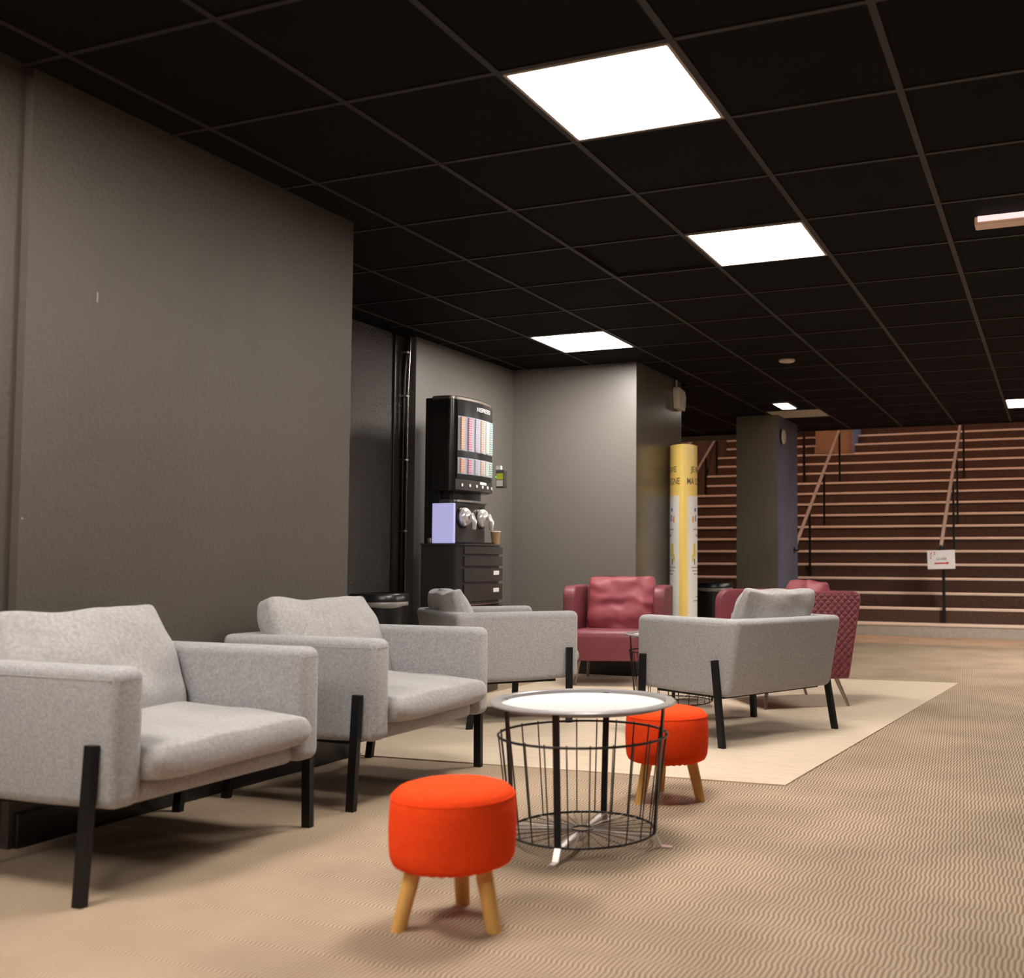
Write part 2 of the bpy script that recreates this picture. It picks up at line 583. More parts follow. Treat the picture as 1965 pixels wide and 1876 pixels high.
# square pillar in front of the stairs: one dull brown-grey face, one face painted with slate-blue light
pil = obj('wall_pillar', box(-3.253, -2.79, 11.0, 11.92, 0, CZ + 0.2), M_pillar)
struct(pil, 'square charcoal pillar with slate blue light painted on one side, in front of the stairs')
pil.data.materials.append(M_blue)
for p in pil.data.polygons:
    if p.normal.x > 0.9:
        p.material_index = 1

# suspended ceiling: slab, grid bars, tiles
ceil = obj('ceiling', box(-4.6, XR, YB, YEND, CZ + 0.03, CZ + 0.35), M_dark)
struct(ceil, 'black suspended ceiling of square tiles')
c2 = obj('ceiling_left', box(XL - 0.3, -4.6, 8.73, YEND, CZ + 0.01, CZ + 0.35), M_dark)
struct(c2)

LIGHTS = {(0, 0), (0, 3), (-3, 6), (2, 13), (-2, -3), (-2, -7), (1, -6), (4, 8), (3, 11), (6, 9)}  # out-of-frame panels: one inferred from a stool shadow, the rest added for brightness
WHITE_TILE = (-2, 13)
LIFTED = (-1, 3)


def in_room(x, y):
    if y < 4.0:
        return x > -3.05
    if y < 7.66:
        return x > -4.25
    if y < 8.73:
        return x > -3.09
    return True


tile_meshes = {}
for i in range(-5, 5):
    for j in range(-3, 16):
        x0, y0 = GX + i * G, GY + j * G
        x1, y1 = x0 + G, min(y0 + G, YEND)
        if (i, j) in LIGHTS:
            continue
        if not in_room(x1 - 0.05, (y0 + y1) / 2) and not in_room(x1 - 0.05, y1 - 0.03):
            continue
        if y0 > YEND - 0.1:
            continue
        a0 = x0 + 0.010
        if not in_room(x0 + 0.02, y0 + 0.3) and y0 < 4.0 - G:
            a0 = max(a0, -3.049)
        elif not in_room(x0 + 0.02, y0 + 0.3) and 7.66 < y0 + 0.3 < 8.73:
            a0 = max(a0, -3.089)
        elif a0 < -4.25 and y0 < 7.66:
            a0 = -4.29
        key = (round(x1 - 0.010 - a0, 3), round(y1 - y0 - 0.020, 3), (i, j) == WHITE_TILE)
        if key not in tile_meshes:
            bm = box(0, key[0], 0, key[1], 0, 0.022, 0.003, 1)
            t = obj('ceiling_tile', bm, M_whitetile if key[2] else M_tile, ceil)
            tile_meshes[key] = t.data
        else:
            t = obj('ceiling_tile', tile_meshes[key], None, ceil)
        t.location = (a0, y0 + 0.010, CZ + 0.006)
        if (i, j) == WHITE_TILE:
            t['label'] = 'plain white ceiling tile'
        if (i, j) == LIFTED:
            t.location.x += 0.014
            t.location.z += 0.010
            t.rotation_euler = (0.004, 0.006, 0.012)
for i in range(-4, 6):
    x = GX + i * G
    if x < -3.09:
        ys = 4.0
        ye = 7.66
    else:
        ys, ye = GY - 3 * G, YEND
    obj('grid_bar', box(x - 0.012, x + 0.012, ys, ye, CZ, CZ + 0.03), M_bar, ceil)
    if x < -3.09:
        obj('grid_bar', box(x - 0.012, x + 0.012, 8.73, YEND, CZ, CZ + 0.03), M_bar, ceil)
for j in range(-3, 16):
    y = GY + j * G
    xs = -3.05 if y < 4.0 else (-4.2 if y < 7.66 else (-3.09 if y < 8.73 else -4.6))
    obj('grid_cross_bar', box(xs, GX + 5 * G, y - 0.009, y + 0.009, CZ + 0.0015, CZ + 0.03), M_bar, ceil)
obj('edge_trim', box(-4.6, XR, YEND - 0.03, YEND, CZ - 0.012, CZ + 0.03), M_bar, ceil)
obj('edge_trim', box(-4.6, -3.3, YEND, YEND + 0.03, CZ - 0.075, CZ - 0.012), M_whitetile, ceil)

LIGHT_LABELS = {
    (0, 0): 'large square light panel in the ceiling above the round tray table',
    (0, 3): 'square ceiling light panel second from the camera, over the red stool',
    (-3, 6): 'square ceiling light panel beside the alcove, above the coffee machine corner',
    (2, 13): 'small-looking far ceiling light panel close to the staircase, cut by frame',
}
fb = None
for (i, j) in sorted(LIGHTS):
    x0, y0 = GX + i * G + G / 2, GY + j * G + G / 2
    lab = LIGHT_LABELS.get((i, j), 'unseen square ceiling light panel added for room light, outside the picture')
    t = thing('ceiling_light', lab, 'ceiling light', (x0, y0, CZ), 0, 'square light panels in the suspended ceiling')
    if fb is None:
        bm = bmesh.new()
        h = G / 2 - 0.012
        for a in ((-h, h, -h, -h + 0.012), (-h, h, h - 0.012, h), (-h, -h + 0.012, -h + 0.012, h - 0.012), (h - 0.012, h, -h + 0.012, h - 0.012)):
            bx(bm, a[0], a[1], a[2], a[3], -0.002, 0.02)
        f = obj('frame', bm, M_panelframe, t)
        fb = f.data
        d = obj('diffuser', box(-h + 0.012, h - 0.012, -h + 0.012, h - 0.012, 0.004, 0.018), M_light, t)
        db = d.data
    else:
        obj('frame', fb, None, t)
        obj('diffuser', db, None, t)

# little recessed light, ceiling speaker, slim batten lamp
t = thing('recessed_spotlight', 'tiny bright recessed ceiling light beside the plain white tile', 'ceiling light', (-2.55, 10.36, CZ))
obj('frame', box(-0.085, 0.085, -0.20, 0.20, -0.004, 0.006), M_panelframe, t)
obj('diffuser', box(-0.07, 0.07, -0.185, 0.185, -0.007, -0.003), M_lightsmall, t)
t = thing('ceiling_speaker', 'small round pale disc set in the black ceiling', 'ceiling speaker', (-1.956, 8.015, CZ))
bm = bmesh.new()
lathe(bm, [(0, -0.012), (0.05, -0.012), (0.062, -0.006), (0.065, 0.008), (0, 0.008)], 32)
obj('cover', bm, M_cream, t, 40)
bm = bmesh.new()
lathe(bm, [(0.03, -0.0125), (0.034, -0.0145), (0.038, -0.0125)], 32)
obj('ring', bm, M_whitetile, t, 40)
t = thing('batten_lamp', 'slim glowing strip lamp under the ceiling, cut off at the frame edge', 'strip lamp', (0.27, 5.0, CZ))
obj('body', box(-0.60, 0.60, -0.045, 0.045, -0.035, 0.004, 0.006), mat('tan_lamp_body', (0.55, 0.36, 0.26), rough=0.5, emit=(1.0, 0.6, 0.4), estr=0.12), t)
obj('diffuser', box(-0.585, 0.60, -0.052, -0.045, -0.022, 0.002), mat('batten_diffuser', (0.9, 0.8, 0.8), emit=(1.0, 0.72, 0.70), estr=1.1), t)

# alcove pipework on the rough wall
t = thing('wall_conduit', 'thin black vertical conduit on the rough alcove wall', 'pipe', (-4.29, 6.11, 0))
obj('pipe', tube(bmesh.new(), [(0, 0, 0.0), (0, 0, 1.2), (0, 0, CZ)], 0.009, 10), M_base, t, 60)
t = thing('cable_pipe', 'shiny thin cable pipe clipped beside the smooth wall panel', 'pipe', (-4.262, 6.185, 0))
obj('pipe', tube(bmesh.new(), [(0, 0, 0), (0, 0, 1.3), (0.0, 0.0, 2.2), (0.015, 0.02, CZ)], 0.014, 10), M_base, t, 60)
obj('cable', tube(bmesh.new(), [(0.026, 0.012, 0), (0.026, 0.012, 1.3), (0.026, 0.012, 2.1), (0.035, 0.02, CZ)], 0.007, 8), M_copper, t, 60)
for z in (2.36, 2.05, 1.6, 1.1):
    obj('clip', box(-0.018, 0.034, -0.016, 0.022, z, z + 0.014, 0.003), M_chrome, t)

# ------------------------------------------------------------------ rug
bm = bmesh.new()
rp = [(-3.02, 4.068), (-1.035, 4.185), (-0.70, 8.17), (-1.43, 8.10), (-3.06, 7.95), (-3.06, 7.62), (-3.60, 7.62), (-3.60, 4.10), (-3.02, 4.10)]
prism(rp, 'Z', 0.0, 0.005, bm=bm)
rug = obj('area_rug', bm, M_rug)
tag(rug, 'large pale beige rug under the far armchairs', 'rug')
RZ = 0.0052

# ------------------------------------------------------------------ grey armchairs
CACHE = {}


def part(name, key, build, m, parent, smooth=50, ss=0, loc=None, rot=None):
    if key in CACHE:
        o = obj(name, CACHE[key], None, parent, loc=loc, rot=rot)
    else:
        o = obj(name, build(), m, parent, smooth, loc=loc, rot=rot)
        CACHE[key] = o.data
    if ss:
        subsurf(o, ss)
    return o


def seat_cushion_mesh():
    bm = cushion(0.125, 0.615, 0.66, seed=3, puff=0.20, lump=0.009, pexp=7, corner=0.01)
    # thickness axis x -> z, height axis z -> x
    for v in bm.verts:
        x, y, z = v.co
        v.co = (z, y, x)
    return bm


def grey_armchair(label, loc, rz, seed, cush=(0, 0, 0, 0), cw=0.62, ch=0.40):
    t = thing('armchair', label, 'armchair', loc, rz, 'grey fabric armchairs')

    def arm():
        return prism([(0.365, 0.243), (0.365, 0.615), (-0.30, 0.615), (-0.225, 0.235), (0.1, 0.235)], 'Y', 0.312, 0.415, 0.032, 5)

    def arm2():
        bm = arm()
        for v in bm.verts:
            v.co.y = -v.co.y
        return bm
    for nm, bld, sg_ in (('g_arm', arm, 1), ('g_arm2', arm2, -1)):
        a_ = part('arm', nm, bld, M_grey, t)
        part('seam', nm + 'seam', lambda: tube(bmesh.new(), [(0.345, sg_ * 0.4142, 0.582), (0.0, sg_ * 0.4145, 0.583), (-0.25, sg_ * 0.4142, 0.582)], 0.0018, 6), M_grey, a_, 60)
        part('seam', nm + 'seam2', lambda: tube(bmesh.new(), [(0.3642, sg_ * 0.395, 0.582), (0.3642, sg_ * 0.332, 0.582)], 0.0018, 6), M_grey, a_, 60)

    def back():
        return prism([(-0.235, 0.615), (-0.362, 0.615), (-0.285, 0.235), (-0.165, 0.235)], 'Y', -0.416, 0.416, 0.033, 5)
    part('backrest', 'g_back', back, M_grey, t)
    part('seat_base', 'g_base', lambda: box(-0.22, 0.335, -0.32, 0.32, 0.238, 0.305, 0.022, 3), M_grey, t)
    part('dust_cover', 'g_dust', lambda: box(-0.225, 0.24, -0.375, 0.375, 0.224, 0.240), M_under, t)
    part('seat_cushion', 'g_seat', seat_cushion_mesh, M_greytop, t, 180, 1, loc=(0.075, 0, 0.362), rot=(0, math.radians(2), 0))
    o = obj('back_cushion', cushion(0.175, cw, ch, seed=seed, puff=0.5, lump=0.022, wr=0.004, sag=0.018), M_greytop, t, 180)
    subsurf(o, 1)
    o.location = (-0.172 + cush[0], cush[1], 0.575 + cush[2])
    o.rotation_euler = (cush[3], math.radians(-21), 0)
    for s in (1, -1):
        obj('leg', floor_cut(flatbar(bmesh.new(), (0.300, s * 0.428, 0.414), (0.293, s * 0.446, 0.0), 0.034, 0.022, (1, 0, 0))), M_blackmetal, t)
        obj('leg', floor_cut(flatbar(bmesh.new(), (-0.215, s * 0.428, 0.414), (-0.282, s * 0.446, 0.0), 0.034, 0.022, (1, 0, 0))), M_blackmetal, t)
    return t


grey_armchair('grey fabric armchair in the front, cut off by the frame edge', (-2.672, 2.483, 0), 0.0, 1, (0, -0.015, -0.032, 0.02), 0.60, 0.43)
grey_armchair('grey fabric armchair second from the front, backed against the charcoal wall', (-2.672, 3.610, 0), 0.0, 2, (0, -0.0, -0.018, -0.01), 0.64, 0.41)
grey_armchair('grey fabric armchair turned away toward the maroon armchair by the alcove', (-3.073, 5.40, RZ), math.radians(48.3), 5, (-0.06, 0.02, -0.02, 0.0), 0.52, 0.38)
grey_armchair('grey fabric armchair seen from behind on the rug, beside the red stool', (-1.577, 5.397, RZ), math.radians(154.5), 8, (-0.03, 0.0, -0.005, 0.02), 0.56, 0.41)


# ------------------------------------------------------------------ maroon armchairs
def maroon_armchair(label, loc, rz, seed):
    t = thing('armchair', label, 'armchair', loc, rz, 'maroon armchairs')

    def side(s, mat_=None):
        pts = []
        # rounded front top corner
        R = 0.085
        pts += [(0.34, 0.185)]
        for k in range(7):
            a = k / 6 * PI / 2
            pts.append((0.34 - R + R * math.cos(a), 0.715 - R + R * math.sin(a)))
        R = 0.03
        pts += [(-0.30, 0.715), (-0.325, 0.710), (-0.342, 0.695), (-0.347, 0.670), (-0.262, 0.18)]
        y0, y1 = (0.285, 0.37) if s > 0 else (-0.37, -0.285)
        return prism(pts, 'Y', y0, y1, 0.014, 3)
    for s in (1, -1):
        o = part('arm', 'm_arm%d' % s, lambda: side(s), M_maroon, t)
        if len(o.data.materials) == 1:
            o.data.materials.append(M_quilt)
            for p in o.data.polygons:
                if p.normal.y * s > 0.98:
                    p.material_index = 1
    part('backrest', 'm_back', lambda: prism([(-0.335, 0.712), (-0.25, 0.712), (-0.16, 0.19), (-0.250, 0.19)], 'Y', -0.30, 0.30, 0.02, 3), M_maroon, t)
    part('seat', 'm_seat', lambda: prism([(0.335, 0.178), (0.338, 0.36), (0.32, 0.39), (0.28, 0.405), (-0.22, 0.385), (-0.2, 0.178)], 'Y', -0.284, 0.284, 0.016, 4), M_maroon, t)
    o = obj('back_cushion', cushion(0.15, 0.50, 0.40, seed=seed, cuts=21, puff=0.42, lump=0.024, wr=0.0085, pexp=4), M_marcush, t, 180)
    subsurf(o, 1)
    o.location = (-0.125, 0, 0.575)
    o.rotation_euler = (0, math.radians(-14), 0)
    for s in (1, -1):
        obj('leg', floor_cut(tube(bmesh.new(), [(0.245, s * 0.265, 0.19), (0.27, s * 0.29, 0.0)], 0.015, 10, r2=0.010)), M_steelleg, t, 60)
        obj('leg', floor_cut(tube(bmesh.new(), [(-0.215, s * 0.265, 0.19), (-0.295, s * 0.29, 0.0)], 0.015, 10, r2=0.010)), M_steelleg, t, 60)
    return t


maroon_armchair('maroon armchair facing the camera in front of the charcoal column', (-3.06, 7.27, RZ), math.atan2(-0.966, 0.26), 11)
maroon_armchair('maroon armchair with quilted side, behind the grey armchair near the stairs', (-1.637, 6.63, RZ), math.atan2(-0.633, -0.774), 12)


# ------------------------------------------------------------------ round wire basket tables
def wire_table(label, loc, rz):
    t = thing('tray_table', label, 'side table', loc, rz, 'round tray tables with wire baskets')

    def tray():
        bm = bmesh.new()
        lathe(bm, [(0, 0.4425), (0.262, 0.4425), (0.2655, 0.4435), (0.2655, 0.434), (0, 0.434)], 72)
        return bm

    def rim():
        bm = bmesh.new()
        lathe(bm, [(0.2655, 0.4432), (0.2672, 0.4535), (0.270, 0.4555), (0.298, 0.4545), (0.303, 0.450), (0.302, 0.4465), (0.272, 0.448), (0.2675, 0.434), (0.2655, 0.434), (0.2655, 0.4432)], 72)
        return bm
    part('tray_rim', 't_trim', rim, M_trayrim, t, 30)
    part('tray_top', 't_tray', tray, M_tray, t, 22)
    for k in range(4):
        a = k * PI / 2
        c, s = math.cos(a), math.sin(a)
        bm = bmesh.new()
        flatbar(bm, (0.268 * c, 0.268 * s, 0.446), (0.240 * c, 0.240 * s, 0.04), 0.021, 0.007, (-s, c, 0))
        leg = obj('leg', bm, M_blackmetal, t)
        bm = bmesh.new()
        flatbar(bm, (0.240 * c, 0.240 * s, 0.042), (0.262 * c, 0.262 * s, 0.005), 0.02, 0.005, (-s, c, 0))
        flatbar(bm, (0.258 * c, 0.258 * s, 0.004), (0.297 * c, 0.297 * s, 0.003), 0.02, 0.005, (-s, c, 0))
        obj('foot', bm, M_spoke, leg)
        obj('spoke', flatbar(bmesh.new(), (0.036 * c, 0.036 * s, 0.036), (0.24 * c, 0.24 * s, 0.036), 0.017, 0.004, (-s, c, 0)), M_spoke, t)
    bk = part('basket_rim', 't_rim', lambda: ring(bmesh.new(), 0, 0, 0.345, 0.273, 0.0042, 64), M_wire, t, 60)
    part('basket_base_ring', 't_base', lambda: ring(bmesh.new(), 0, 0, 0.040, 0.234, 0.0042, 64), M_wire, t, 60)
    part('hub_ring', 't_hub', lambda: ring(bmesh.new(), 0, 0, 0.042, 0.034, 0.0035, 32), M_wire, t, 60)
    for k in range(24):
        a = (k + 0.5) * 2 * PI / 24
        if 'wire%d' % k not in CACHE:
            bm = bmesh.new()
            c, s = math.cos(a), math.sin(a)
            tube(bm, [(0.273 * c, 0.273 * s, 0.352), (0.2345 * c, 0.2345 * s, 0.036)], 0.0024, 5)
            o = obj('wire', bm, M_wire, t, 60)
            CACHE['wire%d' % k] = o.data
        else:
            obj('wire', CACHE['wire%d' % k], None, t)
    for k in range(48):
        a = (k + 0.5) * 2 * PI / 48
        if 'rw%d' % k not in CACHE:
            bm = bmesh.new()
            c, s = math.cos(a), math.sin(a)
            tube(bm, [(0.034 * c, 0.034 * s, 0.041), (0.234 * c, 0.234 * s, 0.041)], 0.0013, 4)
            o = obj('base_wire', bm, M_spoke if k % 2 else M_wire, t, 60)
            CACHE['rw%d' % k] = o.data
        else:
            obj('base_wire', CACHE['rw%d' % k], None, t)
    return t


wire_table('round grey tray table on a black wire basket between the two red stools', (-1.44, 3.117, 0), math.radians(-83))
wire_table('round tray table with wire basket half hidden behind the grey armchair', (-2.215, 6.12, RZ), math.radians(20))


# ------------------------------------------------------------------ stools
def stool(label, loc, rz):
    t = thing('stool', label, 'stool', loc, rz, 'red fabric stools')

    def pouf():
        bm = bmesh.new()
        lathe(bm, [(0, 0.346), (0.07, 0.3455), (0.115, 0.342), (0.138, 0.335), (0.149, 0.325), (0.1555, 0.313), (0.158, 0.28), (0.1595, 0.24),
                   (0.158, 0.195), (0.155, 0.170), (0.147, 0.154), (0.13, 0.147), (0, 0.145)], 72)
        for v in bm.verts:
            k = math.atan2(v.co.y, v.co.x)
            if 0.145 < v.co.z < 0.2:
                v.co.z += 0.002 * math.sin(k * 38)
        return bm
    part('cushion', 's_pouf', pouf, M_orange, t, 60)
    part('top_seam', 's_seam', lambda: ring(bmesh.new(), 0, 0, 0.316, 0.1540, 0.0022, 64), M_orange, t, 60)
    for k in range(3):
        a = k * 2 * PI / 3
        c, s = math.cos(a), math.sin(a)
        obj('leg', floor_cut(tube(bmesh.new(), [(0.096 * c, 0.096 * s, 0.16), (0.136 * c, 0.136 * s, 0.0)], 0.0215, 16, r2=0.019)), M_wood, t, 50)
    return t


stool('red fabric stool on three pale wooden legs, in front of the tray table', (-1.425, 2.31, 0), math.radians(-10))
stool('red fabric stool with pale wooden legs behind the tray table', (-1.402, 3.80, 0), math.radians(2))


# ------------------------------------------------------------------ coffee corner
def plan(xb, xf, bulge, y0, y1, rc=0.06, n=14):
    """plan outline with flat back at xb, bowed front at xf and rounded front corners"""
    pts = [(xb, y0), (xb, y1)]
    for k in range(5):
        a = PI / 2 - k / 4 * PI / 2 * 0.85
        pts.append((xf - rc + rc * math.cos(a), y1 - rc + rc * math.sin(a)))
    fr = []
    for k in range(1, n):
        u = k / n
        y = (y1 - rc * 0.75) * (1 - u) + (y0 + rc * 0.75) * u
        fr.append((xf - 0.001 + bulge * (1 - (2 * u - 1) ** 2), y))
    pts += fr
    for k in range(5):
        a = -(1 - k / 4) * PI / 2 * 0.85 - PI / 2 * 0.15 if False else -PI / 2 * (0.15 + 0.85 * k / 4)
        pts.append((xf - rc + rc * math.cos(a), y0 + rc + rc * math.sin(a)))
    return pts


cab = thing('coffee_cabinet', 'dark curved-front cabinet with drawers under the coffee machine', 'cabinet', (-3.82, 6.255, 0))
obj('body', prism(plan(-4.185, -3.865, 0.03, 6.30, 6.90, 0.07), 'Z', 0.0, 1.02), M_cab, cab, 40)


def front_panel(xf, bulge, y0, y1, z0, z1, off=0.012, th=0.02, rc=0.03, n=14):
    bm = bmesh.new()
    fr = []
    for k in range(n + 1):
        u = k / n
        fr.append((xf + off + bulge * (1 - (2 * u - 1) ** 2), y0 * (1 - u) + y1 * u))
    pts = fr + [(p[0] - th, p[1]) for p in fr[::-1]]
    return prism(pts, 'Z', z0, z1, bm=bm)


def front_strip(xf, bulge, y0, y1, ya, yb, z0, z1, off, th=0.003, n=6):
    fr = []
    for k in range(n + 1):
        y = ya + (yb - ya) * k / n
        u = (y - y0) / (y1 - y0)
        fr.append((xf + off + bulge * (1 - (2 * u - 1) ** 2), y))
    return prism(fr + [(p[0] - th, p[1]) for p in fr[::-1]], 'Z', z0, z1, bm=bmesh.new())


dz = [(0.962, 1.012, False), (0.880, 0.945, False), (0.772, 0.862, True), (0.640, 0.752, True), (0.42, 0.60, False), (0.08, 0.40, False)]
for z0, z1, lab in dz:
    d = obj('drawer', front_panel(-3.868, 0.032, 6.345, 6.885, z0, z1), M_cab, cab, 40)
    if lab:
        obj('label_plate', front_strip(-3.868, 0.032, 6.345, 6.885, 6.70, 6.80, (z0 + z1) / 2, (z0 + z1) / 2 + 0.028, 0.014), M_white, d)
obj('trim_strip', front_panel(-3.868, 0.032, 6.32, 6.895, 0.612, 0.620, off=0.016), M_chrome, cab, 40)
obj('top', prism(plan(-4.19, -3.855, 0.032, 6.295, 6.905, 0.07), 'Z', 1.02, 1.032), M_machine2, cab, 40)
CT = 1.032

mc = thing('coffee_machine', 'tall black capsule coffee machine with lit capsule display', 'coffee machine', (-3.82, 6.255, 0))
obj('rear_housing', box(-4.185, -4.06, 6.33, 6.80, CT, 2.035, 0.006), M_machine, mc)
obj('lower_body', prism(plan(-4.07, -3.955, 0.02, 6.33, 6.81, 0.03), 'Z', CT, 1.325), M_machine2, mc, 40)
obj('neck', prism(plan(-4.07, -3.975, 0.015, 6.36, 6.78, 0.03), 'Z', 1.325, 1.40), M_machine, mc, 40)
obj('collar', prism(plan(-4.06, -3.935, 0.025, 6.35, 6.80, 0.03), 'Z', 1.318, 1.332), M_chrome, mc, 40)
hd = obj('upper_housing', prism(plan(-4.10, -3.93, 0.035, 6.295, 6.845, 0.06), 'Z', 1.392, 2.040), M_machine, mc, 40)
obj('top_band', prism(plan(-4.10, -3.926, 0.036, 6.29, 6.85, 0.06), 'Z', 2.018, 2.034), M_steelleg, hd, 40)
obj('front_face', front_panel(-3.93, 0.032, 6.34, 6.83, 1.475, 2.01, off=0.006), M_machine, mc, 40)
obj('control_strip', front_panel(-3.93, 0.032, 6.32, 6.835, 1.398, 1.470, off=0.008), M_machine2, mc, 40)
cols = [(0.80, 0.24, 0.08), (0.62, 0.08, 0.22), (0.32, 0.30, 0.50), (0.55, 0.28, 0.12), (0.40, 0.58, 0.42), (0.10, 0.30, 0.25)]


def front_x(y, y0=6.34, y1=6.83, xf=-3.93, b=0.032):
    u = (y - y0) / (y1 - y0)
    return xf + b * (1 - (2 * u - 1) ** 2)


for (z0, z1) in ((1.668, 1.905), (1.508, 1.620)):
    wn = obj('display_window', front_panel(-3.93, 0.032, 6.345, 6.825, z0, z1, off=0.0085), M_window, mc, 40)
    for k in range(6):
        y = 6.385 + k * 0.08
        bm = bmesh.new()
        x = front_x(y) + 0.010
        bx(bm, x - 0.006, x + 0.004, y - 0.020, y + 0.020, z0 + 0.006, z1 - 0.006)
        nm = 'capsule_stripes_%d' % k
        if nm not in MATS:
            MATS[nm] = stripe_mat(nm, cols[k])
        obj('capsule_column', bm, MATS[nm], wn)
me = text_mesh('NESPRESSO', 0.215, 0.030)
me.materials.append(M_logo)
for v in me.vertices:
    y = 6.66 + v.co.x
    v.co = (front_x(y) + 0.0075, y, 1.973 + v.co.y)
o = obj('lettering', me, None, mc)
for k in range(6):
    y = 6.38 + k * 0.085
    bm = bmesh.new()
    lathe(bm, [(0, 0), (0.009, 0), (0.011, 0.003), (0.011, 0.006), (0, 0.006)][::-1], 16)
    o = obj('button', bm, M_logo, mc, 40)
    o.rotation_euler = (0, PI / 2, 0)
    o.location = (front_x(y, 6.32, 6.835) + 0.008, y, 1.432)
obj('price_label', front_strip(-3.93, 0.032, 6.32, 6.835, 6.60, 6.70, 1.448, 1.466, 0.010), M_white, mc)
sc = obj('side_panel', box(-4.10, -3.925, 6.302, 6.330, CT + 0.002, 1.305, 0.004), M_screen, mc)
sc['label'] = 'pale blue glowing side panel'
# two brewing heads
for yy in (6.455, 6.70):
    bm = bmesh.new()
    lathe(bm, [(0, 0.0), (0.055, 0.0), (0.066, 0.012), (0.066, 0.03), (0.05, 0.05), (0.02, 0.058), (0, 0.06)], 28)
    h_ = obj('brew_head', bm, M_white_plastic, mc, 50)
    h_.rotation_euler = (0, PI / 2, 0)
    h_.location = (-3.945, yy, 1.215)
    bm = bmesh.new()
    tube(bm, [(0.0, 0, 0.03), (-0.01, 0, 0.075), (0.035, 0, 0.10), (0.085, 0, 0.095)], 0.026, 12, r2=0.014)
    obj('spout', bm, M_white_plastic, h_, 60)
    bm = bmesh.new()
    lathe(bm, [(0.066, -0.002), (0.078, -0.002), (0.078, 0.01), (0.066, 0.01)], 28)
    obj('bezel', bm, M_machine, h_, 50)
o = obj('drip_tray', box(-3.95, -3.868, 6.38, 6.78, CT + 0.001, CT + 0.012, 0.003), M_machine, mc)
# payment terminal on an arm
tm = obj('payment_terminal', box(-3.90, -3.83, 6.845, 6.90, 1.44, 1.57, 0.006), M_machine2, mc)
obj('sticker', box(-3.892, -3.838, 6.8425, 6.8455, 1.50, 1.545), M_terminal, tm)
obj('receipt', box(-3.892, -3.838, 6.8425, 6.8455, 1.452, 1.495), M_white, tm)
obj('top_tag', box(-3.90, -3.86, 6.846, 6.87, 1.575, 1.60), M_white, tm)
obj('indicator', box(-3.9, -3.893, 6.8425, 6.8455, 1.515, 1.525), M_green, tm)


COFFEE_C = Vector((-4.02, 6.57, 0.0))   # centre of the corner unit as laid out above
for root in (cab, mc):
    root.scale = (0.95, 0.95, 0.985)
    for ch in root.children:
        ch.location = ch.location - COFFEE_C


def cup(name, label, loc, r, h, m, rim=None):
    loc = ((loc[0] + 4.02) * 0.95 - 3.82, (loc[1] - 6.57) * 0.95 + 6.255, loc[2] * 0.985)
    t = thing(name, label, 'cup', loc)
    bm = bmesh.new()
    lathe(bm, [(0, 0), (r * 0.72, 0), (r, h), (r * 0.93, h), (r * 0.66, 0.006), (0, 0.006)], 24)
    obj('body', bm, m, t, 45)
    if rim:
        obj('rim', ring(bmesh.new(), 0, 0, h, r * 0.98, 0.004, 28), rim, t, 60)
    return t


cup('paper_cup', 'brown paper cup with white rim under the far coffee spout', (-3.905, 6.86, CT), 0.036, 0.092, M_cup, M_cupwhite)
cup('metal_cup', 'small metal cup at the back corner of the coffee cabinet', (-4.135, 6.308 + 0.02, CT), 0.018, 0.035, M_copper)
cup('metal_dish', 'low metal dish on the cabinet before the glowing panel', (-4.03, 6.318 - 0.0, CT), 0.0155, 0.016, M_copper)
cup('metal_cup', 'small dark metal cup standing right before the glowing panel', (-3.975, 6.318, CT), 0.0155, 0.032, M_copper)


# ------------------------------------------------------------------ waste bins
def bin_(label, loc, r, h):
    t = thing('waste_bin', label, 'waste bin', loc)
    bm = bmesh.new()
    lathe(bm, [(0, 0), (r * 0.82, 0), (r * 0.84, 0.012), (r * 0.985, h - 0.06), (r * 0.985, h - 0.02), (r * 0.95, h - 0.02), (r * 0.8, 0.02), (0, 0.02)], 48)
    obj('body', bm, M_binblack, t, 40)
    bm = bmesh.new()
    n = 48
    A = []
    for i in range(n):
        a = 2 * PI * i / n
        dz_ = 0.005 * math.sin(2 * a) + 0.003 * math.sin(5 * a + 1)
        A.append([bm.verts.new(((r * k) * math.cos(a), (r * k) * math.sin(a), z)) for k, z in
                  ((0.985, h - 0.083 + dz_), (1.012, h - 0.080 + dz_), (1.015, h - 0.055), (0.99, h - 0.05))])
    for i in range(n):
        for q in range(3):
            bm.faces.new((A[i][q], A[(i + 1) % n][q], A[(i + 1) % n][q + 1], A[i][q + 1]))
    obj('bag_liner', bm, M_liner, t, 60)
    bm = bmesh.new()
    lathe(bm, [(r * 0.99, h - 0.05), (r * 1.03, h - 0.045), (r * 1.02, h - 0.012), (r * 0.97, h), (r * 0.80, h + 0.004), (r * 0.76, h - 0.006), (r * 0.76, h - 0.05)], 48)
    obj('lid_ring', bm, M_binblack, t, 35)
    return t


bin_('black round waste bin with bag liner in the alcove beside the coffee cabinet', (-4.06, 5.65, 0), 0.185, 0.69)
bin_('black round waste bin with bag liner by the stairs behind the yellow totem', (-3.19, 10.0, 0), 0.185, 0.69)

# ------------------------------------------------------------------ yellow advertising totem (lens-shaped section)
TW, TA, TH = 0.117, 0.20, 1.885
TR = (TA * TA + TW * TW) / (2 * TW)
TPH = math.asin(TA / TR)


def peri(side, phi, off=0.0):
    return (side * (TW - TR + (TR + off) * math.cos(phi)), (TR + off) * math.sin(phi))


